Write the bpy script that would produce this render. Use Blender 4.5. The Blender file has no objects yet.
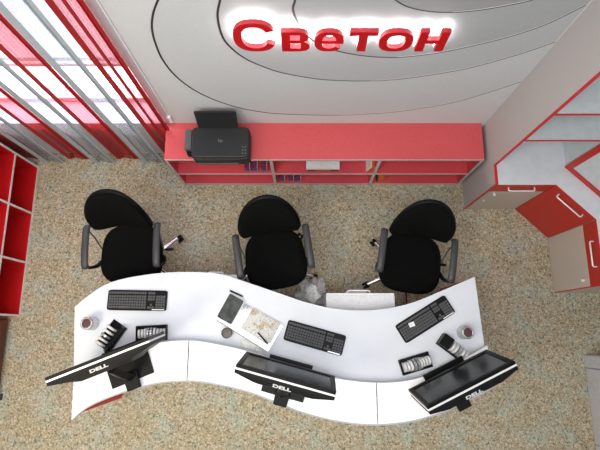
import bpy, bmesh, math, random
from mathutils import Vector, Matrix
random.seed(7)
PI = math.pi
C = bpy.context.scene.collection
R = math.radians

# ------------------------------------------------------------------ camera geometry
F = 480.0; TH = math.atan(107/480.0); CT = math.cos(TH); ST = math.sin(TH); TT = math.tan(TH); H = 4.2; CX = 304.0
def at(px, py, z):
    """world point at height z read off the photograph"""
    d = H - z; t = (225-py)/F
    Y = d*(t+TT)/(1-t*TT)
    X = (px-CX)/F*(Y*ST + d*CT)
    return Vector((X, Y, z))
def at_y(px, py, Y):
    """world point on the vertical plane y = Y"""
    t = (225-py)/F
    d = Y*(1-t*TT)/(t+TT)
    return Vector(((px-CX)/F*(Y*ST+d*CT), Y, H-d))

# ------------------------------------------------------------------ materials
def mat(name, col, rough=.5, metal=0, spec=.5, emit=None, es=0, noise=None, bump=0, coat=0):
    m = bpy.data.materials.new(name); m.use_nodes = True
    nt = m.node_tree; b = nt.nodes['Principled BSDF']
    b.inputs['Base Color'].default_value = (*col, 1)
    b.inputs['Roughness'].default_value = rough
    b.inputs['Metallic'].default_value = metal
    b.inputs['Specular IOR Level'].default_value = spec
    b.inputs['Coat Weight'].default_value = coat
    if emit: b.inputs['Emission Color'].default_value = (*emit, 1); b.inputs['Emission Strength'].default_value = es
    sc, amt = noise or (40, .06)
    tc = nt.nodes.new('ShaderNodeTexCoord'); n = nt.nodes.new('ShaderNodeTexNoise')
    n.inputs['Scale'].default_value = sc; n.inputs['Detail'].default_value = 4
    nt.links.new(tc.outputs['Object'], n.inputs['Vector'])
    r = nt.nodes.new('ShaderNodeValToRGB')
    r.color_ramp.elements[0].position = .3; r.color_ramp.elements[1].position = .7
    r.color_ramp.elements[0].color = (*[max(0, c*(1-amt)) for c in col], 1)
    r.color_ramp.elements[1].color = (*[min(1, c*(1+amt)) for c in col], 1)
    nt.links.new(n.outputs['Fac'], r.inputs['Fac']); nt.links.new(r.outputs['Color'], b.inputs['Base Color'])
    if bump:
        bp = nt.nodes.new('ShaderNodeBump'); bp.inputs['Strength'].default_value = bump; bp.inputs['Distance'].default_value = .002
        nt.links.new(n.outputs['Fac'], bp.inputs['Height']); nt.links.new(bp.outputs['Normal'], b.inputs['Normal'])
    return m

M = {}
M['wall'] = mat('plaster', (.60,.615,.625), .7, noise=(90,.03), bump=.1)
M['wall_b'] = mat('plaster_shaded_1', (.545,.562,.572), .7, noise=(90,.03), bump=.1)
M['wall_c'] = mat('plaster_shaded_2', (.445,.46,.47), .7, noise=(90,.03), bump=.1)
M['wall_d'] = mat('plaster_shaded_3', (.37,.385,.395), .7, noise=(90,.03), bump=.1)
M['wall_e'] = mat('plaster_shaded_4', (.30,.306,.31), .7, noise=(90,.03), bump=.1)
M['groove'] = mat('dark_groove', (.03,.022,.02), .6)
M['groove_highlight'] = mat('white_highlight', (.70,.70,.70), .5)
M['ceil'] = mat('ceiling_paint', (.8,.8,.8), .8)
M['red_lam'] = mat('red_laminate', (.60,.015,.018), .4, noise=(60,.05))
M['red_top'] = mat('pale_red_laminate', (.62,.085,.095), .45, noise=(120,.10))
M['red_in'] = mat('shelf_red', (.60,.06,.075), .5, noise=(120,.06))
M['red_bright'] = mat('bright_red_laminate', (.52,.004,.006), .45)
M['cab_red'] = mat('orange_red_laminate', (.46,.022,.014), .4, noise=(80,.06))
M['edge'] = mat('pale_edge', (.50,.47,.45), .5)
M['edge_w'] = mat('white_edge', (.74,.68,.68), .5)
M['grey_lam'] = mat('warm_grey_laminate', (.52,.465,.40), .5, noise=(120,.07))
M['panel'] = mat('pale_grey_panel', (.50,.475,.465), .5, noise=(120,.04))
M['counter'] = mat('grey_worktop', (.66,.69,.73), .4, noise=(14,.05))
M['shelfw'] = mat('grey_white_board', (.56,.60,.63), .5, noise=(20,.05))
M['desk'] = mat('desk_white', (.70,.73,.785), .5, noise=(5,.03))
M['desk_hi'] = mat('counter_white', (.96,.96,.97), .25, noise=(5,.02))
M['desk_edge'] = mat('desk_edge_grey', (.42,.42,.45), .5)
M['white'] = mat('white_plastic', (.8,.8,.82), .4)
M['fabric'] = mat('black_fabric', (.0035,.0035,.0035), .95, spec=.1, noise=(420,.7), bump=.5)
M['plastic'] = mat('black_plastic', (.006,.006,.006), .5, spec=.15)
M['armpad'] = mat('grey_rubber', (.042,.042,.046), .45)
M['gloss'] = mat('gloss_black', (.004,.004,.004), .4, spec=.14)
M['chrome'] = mat('chrome', (.75,.74,.75), .12, metal=1)
M['silver'] = mat('silver_plastic', (.82,.82,.82), .3, metal=.2)
M['metal'] = mat('brushed_metal', (.55,.55,.55), .3, metal=.9, noise=(60,.2))
M['screen'] = mat('dark_screen', (.016,.018,.019), .2, spec=.4)
M['printer'] = mat('printer_charcoal', (.014,.0148,.016), .5, noise=(200,.12), bump=.2)
M['printer_g'] = mat('printer_grey', (.09,.093,.097), .5, noise=(200,.1))
M['mark'] = mat('pale_mark', (.62,.62,.62), .5)
M['mark_d'] = mat('dim_mark', (.25,.25,.25), .5)
M['keys'] = mat('key_plastic', (.10,.10,.104), .6, spec=.2)
M['kb'] = mat('keyboard_body', (.006,.006,.006), .5, spec=.15)
M['card'] = mat('white_card', (.78,.78,.77), .4)
M['silvercard'] = mat('silver_card', (.55,.56,.58), .25, metal=.6)
M['rust'] = mat('red_brown_drink', (.09,.03,.03), .4, noise=(70,.5))
M['coffee'] = mat('dark_coffee', (.05,.032,.018), .3, noise=(150,.7))
M['wood'] = mat('dark_red_wood', (.11,.016,.008), .35, noise=(12,.5))
M['wardrobe'] = mat('light_grey_laminate', (.52,.52,.56), .5)
M['wardrobe2'] = mat('mid_grey_laminate', (.23,.23,.25), .5)
M['purple'] = mat('purple_card', (.14,.012,.07), .5, noise=(70,.4))
M['bluecard'] = mat('blue_card', (.11,.16,.42), .5, noise=(70,.3))
M['orange'] = mat('orange_card', (.55,.10,.02), .5, noise=(60,.2))
M['dark'] = mat('dark_card', (.02,.02,.03), .5)
M['frame'] = mat('window_frame', (.85,.85,.87), .4)

def letters_mat(name, col):
    return mat(name, col, .4, spec=.3)
M['letter'] = letters_mat('letter_red', (.50,.004,.008))
M['letter_side'] = letters_mat('letter_side_red', (.62,.055,.07))
M['halo'] = mat('halo_light', (1,1,1), .5, emit=(1,.97,.97), es=16)

def paper_mat():
    m = bpy.data.materials.new('printed_paper'); m.use_nodes = True; nt = m.node_tree; b = nt.nodes['Principled BSDF']
    tc = nt.nodes.new('ShaderNodeTexCoord')
    v = nt.nodes.new('ShaderNodeTexVoronoi'); v.distance = 'CHEBYCHEV'; v.inputs['Scale'].default_value = 16
    n = nt.nodes.new('ShaderNodeTexNoise'); n.inputs['Scale'].default_value = 95; n.inputs['Detail'].default_value = 6
    for q in (v, n): nt.links.new(tc.outputs['Object'], q.inputs['Vector'])
    r = nt.nodes.new('ShaderNodeValToRGB'); r.color_ramp.interpolation = 'CONSTANT'
    e = r.color_ramp.elements
    e[0].position = 0; e[0].color = (.60,.60,.575,1); e[1].position = .55; e[1].color = (.48,.40,.30,1)
    q = e.new(.75); q.color = (.58,.565,.53,1)
    sx = nt.nodes.new('ShaderNodeSeparateColor'); nt.links.new(v.outputs['Color'], sx.inputs[0]); nt.links.new(sx.outputs[0], r.inputs['Fac'])
    r2 = nt.nodes.new('ShaderNodeValToRGB'); r2.color_ramp.elements[0].position = .36; r2.color_ramp.elements[1].position = .44
    r2.color_ramp.elements[0].color = (.45,.42,.38,1); r2.color_ramp.elements[1].color = (1,1,1,1)
    nt.links.new(n.outputs['Fac'], r2.inputs['Fac'])
    mx = nt.nodes.new('ShaderNodeMixRGB'); mx.blend_type = 'MULTIPLY'; mx.inputs[0].default_value = 1
    nt.links.new(r.outputs[0], mx.inputs[1]); nt.links.new(r2.outputs[0], mx.inputs[2]); nt.links.new(mx.outputs[0], b.inputs['Base Color'])
    b.inputs['Roughness'].default_value = .5
    return m
M['paper'] = paper_mat()

def floor_mat():
    m = bpy.data.materials.new('speckled_granite_carpet'); m.use_nodes = True; nt = m.node_tree; b = nt.nodes['Principled BSDF']
    tc = nt.nodes.new('ShaderNodeTexCoord')
    def noise(s, d=5, rgh=.6):
        n = nt.nodes.new('ShaderNodeTexNoise'); n.inputs['Scale'].default_value = s; n.inputs['Detail'].default_value = d; n.inputs['Roughness'].default_value = rgh
        nt.links.new(tc.outputs['Object'], n.inputs['Vector']); return n
    def ramp(src, stops):
        r = nt.nodes.new('ShaderNodeValToRGB'); e = r.color_ramp.elements
        e[0].position, e[0].color = stops[0][0], (*stops[0][1], 1); e[1].position, e[1].color = stops[-1][0], (*stops[-1][1], 1)
        for p, c in stops[1:-1]:
            k = e.new(p); k.color = (*c, 1)
        nt.links.new(src, r.inputs['Fac']); return r
    def mix(mode, fac, a, c):
        x = nt.nodes.new('ShaderNodeMixRGB'); x.blend_type = mode
        if isinstance(fac, float): x.inputs[0].default_value = fac
        else: nt.links.new(fac, x.inputs[0])
        for i, s in ((1, a), (2, c)):
            if isinstance(s, tuple): x.inputs[i].default_value = (*s, 1)
            else: nt.links.new(s, x.inputs[i])
        return x
    base = ramp(noise(60, 5, .7).outputs['Fac'], [(.32,(.23,.205,.13)), (.45,(.38,.325,.21)), (.58,(.47,.375,.25)), (.70,(.57,.485,.35))])
    # pale greenish blotches
    bl = ramp(noise(4.5, 4, .7).outputs['Fac'], [(.47,(0,0,0)), (.64,(1,1,1))])
    c1 = mix('MIX', bl.outputs[0], base.outputs[0], (.40,.42,.34))
    # dark flecks
    v = nt.nodes.new('ShaderNodeTexVoronoi'); v.inputs['Scale'].default_value = 100; nt.links.new(tc.outputs['Object'], v.inputs['Vector'])
    sx = nt.nodes.new('ShaderNodeSeparateColor'); nt.links.new(v.outputs['Color'], sx.inputs[0])
    fl = ramp(sx.outputs[0], [(.0,(.7,.7,.7)), (.13,(.7,.7,.7)), (.17,(0,0,0))])
    c2 = mix('MIX', fl.outputs[0], c1.outputs[0], (.13,.15,.11))
    fl2 = ramp(sx.outputs[1], [(.0,(1,1,1)), (.15,(1,1,1)), (.18,(0,0,0))])
    c3 = mix('MIX', fl2.outputs[0], c2.outputs[0], (.60,.53,.42))
    n2 = ramp(noise(30, 6, .8).outputs['Fac'], [(.35,(.16,.18,.13)), (.47,(1,1,1))])
    c4 = mix('MULTIPLY', .9, c3.outputs[0], n2.outputs[0])
    nt.links.new(c4.outputs[0], b.inputs['Base Color']); b.inputs['Roughness'].default_value = .75
    b.inputs['Specular IOR Level'].default_value = .25
    return m
M['floor'] = floor_mat()

def sheer(name, tint, diff, opaque):
    m = bpy.data.materials.new(name); m.use_nodes = True; nt = m.node_tree; nt.nodes.clear()
    o = nt.nodes.new('ShaderNodeOutputMaterial'); t = nt.nodes.new('ShaderNodeBsdfTransparent'); t.inputs[0].default_value = (*tint, 1)
    d = nt.nodes.new('ShaderNodeBsdfDiffuse'); d.inputs[0].default_value = (*diff, 1)
    l = nt.nodes.new('ShaderNodeBsdfTranslucent'); l.inputs[0].default_value = (*diff, 1)
    a = nt.nodes.new('ShaderNodeMixShader'); a.inputs[0].default_value = .35
    nt.links.new(d.outputs[0], a.inputs[1]); nt.links.new(l.outputs[0], a.inputs[2])
    w = nt.nodes.new('ShaderNodeTexWave'); w.inputs['Scale'].default_value = 9; w.inputs['Distortion'].default_value = 0
    tc = nt.nodes.new('ShaderNodeTexCoord'); nt.links.new(tc.outputs['Object'], w.inputs['Vector'])
    mr = nt.nodes.new('ShaderNodeMapRange'); mr.inputs['To Min'].default_value = opaque-.05; mr.inputs['To Max'].default_value = min(1, opaque+.05)
    nt.links.new(w.outputs['Fac'], mr.inputs['Value'])
    b = nt.nodes.new('ShaderNodeMixShader'); nt.links.new(mr.outputs[0], b.inputs[0])
    nt.links.new(t.outputs[0], b.inputs[1]); nt.links.new(a.outputs[0], b.inputs[2]); nt.links.new(b.outputs[0], o.inputs[0])
    return m
M['sheer_r'] = sheer('sheer_red', (.97,.60,.60), (.46,.008,.012), .50)
M['sheer_g'] = sheer('sheer_grey', (.88,.92,.98), (.42,.44,.46), .35)
M['hem_r'] = mat('hem_red', (.30,.003,.004), .8)
M['hem_g'] = mat('hem_grey', (.36,.40,.43), .8)

def glass_mat(name, tint=(1,1,1), tr=.85, rough=.05, frost=None):
    m = bpy.data.materials.new(name); m.use_nodes = True; nt = m.node_tree; nt.nodes.clear()
    o = nt.nodes.new('ShaderNodeOutputMaterial'); t = nt.nodes.new('ShaderNodeBsdfTransparent'); t.inputs[0].default_value = (*tint, 1)
    g = nt.nodes.new('ShaderNodeBsdfGlossy'); g.inputs['Roughness'].default_value = rough
    n = nt.nodes.new('ShaderNodeTexNoise'); n.inputs['Scale'].default_value = 8
    mr = nt.nodes.new('ShaderNodeMapRange'); mr.inputs['To Min'].default_value = 1-tr-.02; mr.inputs['To Max'].default_value = 1-tr+.02
    nt.links.new(n.outputs['Fac'], mr.inputs['Value'])
    b = nt.nodes.new('ShaderNodeMixShader'); nt.links.new(mr.outputs[0], b.inputs[0]); nt.links.new(t.outputs[0], b.inputs[1]); nt.links.new(g.outputs[0], b.inputs[2])
    nt.links.new(b.outputs[0], o.inputs[0]); return m
M['glass'] = glass_mat('pane_glass')
M['frost'] = glass_mat('smoked_upper_glass', (.46,.45,.48), .9)
M['acrylic'] = glass_mat('clear_acrylic', (.9,.92,.93), .72, .08)
def crinkle_mat():
    m = mat('crinkled_clear_film', (.93,.97,.94), .2, metal=0, noise=(55,.3))
    nt = m.node_tree; b = nt.nodes['Principled BSDF']
    v = nt.nodes.new('ShaderNodeTexVoronoi'); v.inputs['Scale'].default_value = 55
    tc = nt.nodes['Texture Coordinate']; nt.links.new(tc.outputs['Object'], v.inputs['Vector'])
    bp = nt.nodes.new('ShaderNodeBump'); bp.inputs['Strength'].default_value = 1; bp.inputs['Distance'].default_value = .01
    nt.links.new(v.outputs['Color'], bp.inputs['Height']); nt.links.new(bp.outputs['Normal'], b.inputs['Normal'])
    b.inputs['Alpha'].default_value = .9
    return m
M['crinkle'] = crinkle_mat()

# ------------------------------------------------------------------ mesh helpers
def box(bm, x0, x1, y0, y1, z0, z1, mx=None, mi=0):
    vs = [bm.verts.new((x, y, z)) for z in (z0, z1) for y in (y0, y1) for x in (x0, x1)]
    if mx is not None:
        for v in vs: v.co = mx @ v.co
    for f in ((0,2,3,1),(4,5,7,6),(0,1,5,4),(2,6,7,3),(0,4,6,2),(1,3,7,5)):
        bm.faces.new([vs[i] for i in f]).material_index = mi
    return vs
def prism(bm, pts, z0, z1, mx=None, mi=0, mi_side=None):
    lo = [bm.verts.new((p[0], p[1], z0)) for p in pts]; hi = [bm.verts.new((p[0], p[1], z1)) for p in pts]
    if mx is not None:
        for v in lo+hi: v.co = mx @ v.co
    n = len(pts)
    bm.faces.new(lo[::-1]).material_index = mi; bm.faces.new(hi).material_index = mi
    for i in range(n):
        bm.faces.new((lo[i], lo[(i+1)%n], hi[(i+1)%n], hi[i])).material_index = mi if mi_side is None else mi_side
def tube(bm, pts, r, n=10, flat=None, caps=True):
    pts = [Vector(p) for p in pts]; rs = r if isinstance(r, (list, tuple)) else [r]*len(pts)
    rings = []
    up = Vector((0,0,1))
    for i, p in enumerate(pts):
        t = (pts[min(i+1, len(pts)-1)] - pts[max(i-1, 0)]).normalized()
        a = t.cross(up)
        if a.length < .05: a = t.cross(Vector((0,1,0)))
        a.normalize(); b = t.cross(a)
        fl = flat or 1
        rings.append([bm.verts.new(p + a*math.cos(2*PI*k/n)*rs[i] + b*math.sin(2*PI*k/n)*rs[i]*fl) for k in range(n)])
    for i in range(len(rings)-1):
        for k in range(n):
            bm.faces.new((rings[i][k], rings[i][(k+1)%n], rings[i+1][(k+1)%n], rings[i+1][k]))
    if caps: bm.faces.new(rings[0][::-1]); bm.faces.new(rings[-1])
def loft(bm, rings, cap=True):
    vr = [[bm.verts.new(p) for p in r] for r in rings]; n = len(vr[0])
    for i in range(len(vr)-1):
        for k in range(n): bm.faces.new((vr[i][k], vr[i][(k+1)%n], vr[i+1][(k+1)%n], vr[i+1][k]))
    if cap: bm.faces.new(vr[0][::-1]); bm.faces.new(vr[-1])
def lathe(bm, prof, c=(0,0,0), n=24):
    rings = [[(c[0]+r*math.cos(2*PI*k/n), c[1]+r*math.sin(2*PI*k/n), c[2]+z) for k in range(n)] for r, z in prof]
    loft(bm, rings)
def superell(w, d, e, n=40):
    out = []
    for k in range(n):
        a = 2*PI*k/n; c, s = math.cos(a), math.sin(a)
        out.append((w/2*math.copysign(abs(c)**(2/e), c), d/2*math.copysign(abs(s)**(2/e), s)))
    return out
def catmull(pts, n=10):
    P = [Vector(p) for p in pts]; P = [P[0]*2-P[1]] + P + [P[-1]*2-P[-2]]; out = []
    for i in range(1, len(P)-2):
        for k in range(n):
            t = k/n
            out.append(.5*((2*P[i])+(P[i+1]-P[i-1])*t+(2*P[i-1]-5*P[i]+4*P[i+1]-P[i+2])*t*t+(3*P[i]-P[i-1]-3*P[i+1]+P[i+2])*t**3))
    out.append(P[-2]); return out
def resample(pts, n):
    L = [0]
    for a, b in zip(pts, pts[1:]): L.append(L[-1]+(b-a).length)
    out = []; j = 0
    for k in range(n):
        s = L[-1]*k/(n-1)
        while j < len(L)-2 and L[j+1] < s: j += 1
        t = (s-L[j])/max(1e-9, L[j+1]-L[j]); out.append(pts[j].lerp(pts[j+1], t))
    return out
def cut(pts, x0, x1):
    """part of a left-to-right polyline between two x values"""
    def interp(x):
        for a, b in zip(pts, pts[1:]):
            if a.x <= x <= b.x: return a.lerp(b, (x-a.x)/max(1e-9, b.x-a.x))
        return pts[0] if x < pts[0].x else pts[-1]
    return [interp(x0)] + [p for p in pts if x0 < p.x < x1] + [interp(x1)]

def obj(name, bm, m, parent=None, bevel=0, smooth=False, seg=2, loc=None):
    bmesh.ops.recalc_face_normals(bm, faces=bm.faces)
    me = bpy.data.meshes.new(name); bm.to_mesh(me); bm.free()
    for x in (m if isinstance(m, (list, tuple)) else [m]): me.materials.append(M[x] if isinstance(x, str) else x)
    if smooth:
        for p in me.polygons: p.use_smooth = True
        try: me.set_sharp_from_angle(angle=R(40))
        except Exception: pass
    o = bpy.data.objects.new(name, me); C.objects.link(o)
    if parent: o.parent = parent
    if loc: o.location = loc
    if bevel:
        b = o.modifiers.new('b', 'BEVEL'); b.width = bevel; b.segments = seg; b.limit_method = 'ANGLE'; b.angle_limit = R(40)
    return o
def B(): return bmesh.new()
def thing(name, label, cat, loc=(0,0,0), rz=0, group=None):
    o = bpy.data.objects.new(name, None); C.objects.link(o); o.location = loc; o.rotation_euler = (0,0,rz); o.empty_display_size = .05
    return tag(o, label, cat, group)
def tag(o, label, cat, group=None):
    o['label'] = label; o['category'] = cat
    if group: o['group'] = group
    return o
def struct(name, bm, m, parent=None, **k):
    o = obj(name, bm, m, parent, **k)
    if not parent: o['kind'] = 'structure'
    return o
def dup(root, loc, rz, label, group=None):
    def cp(o, par):
        c = o.copy(); C.objects.link(c)
        if par: c.parent = par
        for ch in [q for q in src if q.parent == o]: cp(ch, c)
        return c
    src = list(root.children_recursive)
    r = cp(root, None); r.location = loc; r.rotation_euler = (0,0,rz); r['label'] = label
    if group: r['group'] = group
    return r
def text_mesh(body, size, extrude, shear=0, bold=0):
    cu = bpy.data.curves.new('txt', 'FONT'); cu.body = body; cu.size = size; cu.extrude = extrude; cu.align_x = 'CENTER'; cu.align_y = 'CENTER'; cu.offset = bold
    to = bpy.data.objects.new('txt', cu); C.objects.link(to)
    dg = bpy.context.evaluated_depsgraph_get(); dg.update()
    me = bpy.data.meshes.new_from_object(to.evaluated_get(dg))
    bpy.data.objects.remove(to); return me
def text_obj(name, body, size, m, parent, mx, extrude=.0005, bold=0):
    me = text_mesh(body, size, extrude, bold=bold); me.transform(mx); me.materials.clear(); me.materials.append(M[m]); me.name = name
    o = bpy.data.objects.new(name, me); C.objects.link(o); o.parent = parent; return o

# ------------------------------------------------------------------ the room
WY = 1.62; CZ = 4.75; XL, XR, YB = -2.78, 2.70, -2.2
WX1 = -1.10; SILL = at_y(100,122,WY).z
b = B(); box(b, XL-.1, XR+.1, YB-.1, WY+.3, -.1, 0); struct('floor', b, 'floor')
b = B(); box(b, XL-.1, XR+.1, YB-.1, WY+.3, CZ, CZ+.1); struct('ceiling', b, 'ceil')
b = B()
box(b, WX1, XR+.1, WY, WY+.3, 0, CZ); box(b, XL-.1, WX1, WY, WY+.3, 0, SILL-.03); box(b, XL-.1, WX1, WY, WY+.3, 2.9, CZ)
struct('wall_back', b, 'wall')
b = B(); box(b, XL-.1, XL, YB-.1, WY, 0, CZ); struct('wall_left', b, 'wall')
b = B(); box(b, XR, XR+.1, YB-.1, WY, 0, CZ); struct('wall_right', b, 'wall')
b = B(); box(b, XL, XR, YB-.1, YB, 0, CZ); struct('wall_front', b, 'wall')
# window: sill, frame, two panes
w = bpy.data.objects.new('window_1', None); C.objects.link(w); w['kind'] = 'structure'
b = B(); box(b, XL-.1, WX1, WY-.01, WY+.3, SILL-.03, SILL); obj('window_sill', b, mat('sill_white', (.62,.62,.75), .15), w)
b = B(); yg = WY+.2; zt = 1.20
for x0, x1, z0, z1 in ((XL-.1,WX1,SILL,SILL+.05),(XL-.1,WX1,2.84,2.9),(WX1-.05,WX1,SILL,2.9),(XL-.1,XL-.04,SILL,2.9)):
    box(b, x0, x1, yg-.02, yg+.03, z0, z1)
box(b, XL, WX1, yg-.02, yg+.03, zt-.02, zt+.02)
obj('window_frame', b, 'frame', w, bevel=.004)
b = B(); box(b, XL, WX1, yg, yg+.006, SILL, zt); obj('window_pane', b, 'glass', w)
b = B(); box(b, XL, WX1, yg, yg+.006, zt, 2.88); obj('window_pane', b, 'frost', w)

# plaster relief on the back wall : curved fields, darkened stepwise to paint in the lighting gradient, divided by dark grooves
curves = [
 [(165,-14),(158,0),(153,14),(152,28),(155.5,43),(163,60),(176,76),(193,89),(213,99),(237,107),(260,111.5),(283,113.8),(333,115),(367,113.8),(400,111),(450,103),(493,90.7),(530.7,78)],
 [(224,-12),(220,0),(217.7,17),(223,37),(233,49),(247,59),(263,66),(283,72.5),(317,78.5),(345,80.3),(367,80.5),(390,79.5),(417,76.5),(467,68),(520,53.5),(567,37)],
 [(297,-10),(295,0),(293,9),(298,22),(305,32),(315,41),(330,48),(350,53),(373,56),(398,56.6),(425,54),(450,50),(500,38.5),(545,24),(592,1)],
 [(385,-10),(397,0),(410,6.5),(433,10.8),(460,11),(490,7.5),(528,0),(560,-10)]]
XP = 1.445
tn = 1
for ci, pts in enumerate(curves):
    W3 = [at_y(x, y, WY) for x, y in pts]
    cr = catmull([(p.x, p.z, 0) for p in W3], 8)
    cr = [p for p in cr if p.x < XP-.002]
    # plate filling the inside of the curve
    poly = [(p.x, p.y) for p in cr]
    top = 3.4
    poly = poly + [(poly[-1][0], top+.0), (poly[0][0], top)]
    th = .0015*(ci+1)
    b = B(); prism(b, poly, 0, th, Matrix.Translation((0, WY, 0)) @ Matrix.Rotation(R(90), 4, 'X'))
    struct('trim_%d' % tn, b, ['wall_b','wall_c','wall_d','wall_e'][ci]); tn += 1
    # groove band
    b = B(); hw0 = .0062 if ci < 3 else .004
    prev = None
    for i, p in enumerate(cr):
        t = (cr[min(i+1,len(cr)-1)]-cr[max(i-1,0)]).normalized(); nx, nz = -t.y, t.x; hw = .003+(hw0-.003)*(abs(t.y)**1.2 if t.y < 0 else 0)
        vs = [b.verts.new((p.x+s*nx*hw, WY-yy, p.y+s*nz*hw)) for s, yy in ((-1,0),(-1,th+.001),(1,th+.001),(1,0))]
        if prev:
            for k in range(3): b.faces.new((prev[k], prev[k+1], vs[k+1], vs[k]))
        prev = vs
    struct('trim_%d' % tn, b, 'groove'); tn += 1
    b = B(); prev = None  # pale strip over the rising groove: a highlight painted in as geometry
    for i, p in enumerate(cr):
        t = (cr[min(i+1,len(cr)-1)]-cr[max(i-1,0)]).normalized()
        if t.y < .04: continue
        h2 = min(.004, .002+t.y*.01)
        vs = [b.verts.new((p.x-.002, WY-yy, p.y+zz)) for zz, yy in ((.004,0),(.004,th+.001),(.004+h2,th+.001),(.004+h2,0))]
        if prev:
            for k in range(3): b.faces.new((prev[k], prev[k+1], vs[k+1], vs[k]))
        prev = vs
    struct('trim_%d' % tn, b, 'groove_highlight'); tn += 1

# ------------------------------------------------------------------ curtain strips
cy = WY-.075
strips = [(-2.70,'g',.19),(-2.49,'r',.20),(-2.29,'g',.19),(-2.075,'r',.19),(-1.83,'g',.20),(-1.62,'r',.20),(-1.38,'g',.20),(-1.155,'r',.19)]
def strip_mesh(x0, x1, y, amp, z0, z1, n=10, ph=0):
    b = B(); prev = None
    for k in range(n+1):
        x = x0+(x1-x0)*k/n; yy = y+amp*math.sin(ph+k/n*PI*2)
        vs = (b.verts.new((x, yy, z0)), b.verts.new((x, yy, z1)))
        if prev: b.faces.new((prev[0], vs[0], vs[1], prev[1]))
        prev = vs
    return b
order = {'r': ['leftmost red sheer curtain strip, partly behind the red cubby shelf','second red sheer curtain strip from the left wall','third red sheer curtain strip from the left wall','red sheer curtain strip nearest the printer cabinet'],
         'g': ['grey sheer curtain strip in the corner behind the cubby shelf','second grey sheer curtain strip from the left wall','third grey sheer curtain strip from the left wall','grey sheer curtain strip nearest the printer cabinet']}
cnt = {'r':0,'g':0}
for i, (xc, k, wd) in enumerate(strips):
    yy = cy + (.018 if i % 2 else -.018)
    t = thing('curtain_strip', order[k][cnt[k]], 'curtain', (xc, yy, .01), 0, 'red and grey curtain strips at the window'); cnt[k] += 1
    obj('fabric', strip_mesh(-wd/2, wd/2, 0, .008, 0, 3.1), 'sheer_'+k, t, smooth=True)
    h = .042 if k == 'r' else .05
    for s in (-1, 1):
        x0, x1 = (-wd/2, -wd/2+h) if s < 0 else (wd/2-h*.85, wd/2)
        obj('hem', strip_mesh(x0, x1, -.006, .001, -.001, 3.1, 3), 'hem_'+k, t, smooth=True)
    if k == 'r' and i == 7:
        obj('hem', strip_mesh(-.012, .012, -.007, .001, 0, 3.1, 2), 'hem_r', t)
b = B(); box(b, XL+.02, WX1+.05, cy-.03, cy+.03, 3.11, 3.15)
tag(obj('curtain_rail', b, 'white', bevel=.004), 'white curtain rail carrying the red and grey strips', 'curtain rail')
# cord and its clip on the wall
t = thing('blind_cord', 'thin white cord with a small clip on the wall beside the curtain', 'cord', (0,0,0))
p0 = at_y(172,123,WY-.02); 
b = B(); tube(b, [(p0.x+.004, WY-.008, p0.z+.02), (p0.x+.004, WY-.008, 3.1)], .004, 8); obj('cord', b, 'white', t, smooth=True)
b = B(); box(b, p0.x-.008, p0.x+.016, WY-.03, WY, p0.z+.015, p0.z+.11); obj('clip', b, 'white', t, bevel=.006)

# ------------------------------------------------------------------ low red cabinet under the sign
CF = at(300,185,0).y; CH = at_y(300,160,CF).z
cx0 = -1.092; cx1 = at_y(484.5,160,CF).x
th = .02
ca = thing('low_cabinet', 'long low red open cabinet under the lettering, printer on it', 'cabinet', ((cx0+cx1)/2, (CF+WY)/2, 0))
ca_off = Vector(ca.location)
def cbx(b, *a, mi=0): box(b, a[0]-ca_off.x, a[1]-ca_off.x, a[2]-ca_off.y, a[3]-ca_off.y, a[4], a[5], mi=mi)
b = B(); cbx(b, cx0, cx1, CF+.004, WY-.001, CH-.022, CH); cbx(b, cx0, cx1, CF, CF+.004, CH-.022, CH, mi=1)
obj('top', b, ['red_top','edge'], ca)
for xx in (cx0, cx1-th):
    b = B(); cbx(b, xx, xx+th, CF+.004, WY-.001, .0, CH-.022, mi=0); cbx(b, xx, xx+th, CF, CF+.004, 0, CH-.022, mi=1)
    obj('side_panel', b, ['red_in','edge'], ca)
d1 = at_y(271,161,CF).x; d2 = at_y(380,161,CF).x
for xx in (d1, d2):
    b = B(); cbx(b, xx-.012, xx+.012, CF+.004, WY-.02, .03, CH-.022); cbx(b, xx-.012, xx+.012, CF, CF+.004, .02, CH-.022, mi=1)
    obj('divider', b, ['red_in','edge'], ca)
zm = at_y(300,174,CF).z
b = B(); cbx(b, cx0+th, cx1-th, WY-.02, WY-.001, 0, CH-.022); obj('back_panel', b, 'red_in', ca)
b = B(); cbx(b, cx0+th, cx1-th, CF+.004, WY-.02, 0, .03); cbx(b, cx0+th, cx1-th, CF, CF+.004, 0, .03, mi=1); obj('bottom', b, ['red_in','edge'], ca)
for a, c in ((cx0+th, d1-.012), (d1+.012, d2-.012), (d2+.012, cx1-th)):
    b = B(); cbx(b, a, c, CF+.004, WY-.02, zm-.02, zm); cbx(b, a, c, CF, CF+.004, zm-.02, zm, mi=1); obj('shelf', b, ['red_in','edge'], ca)

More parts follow.
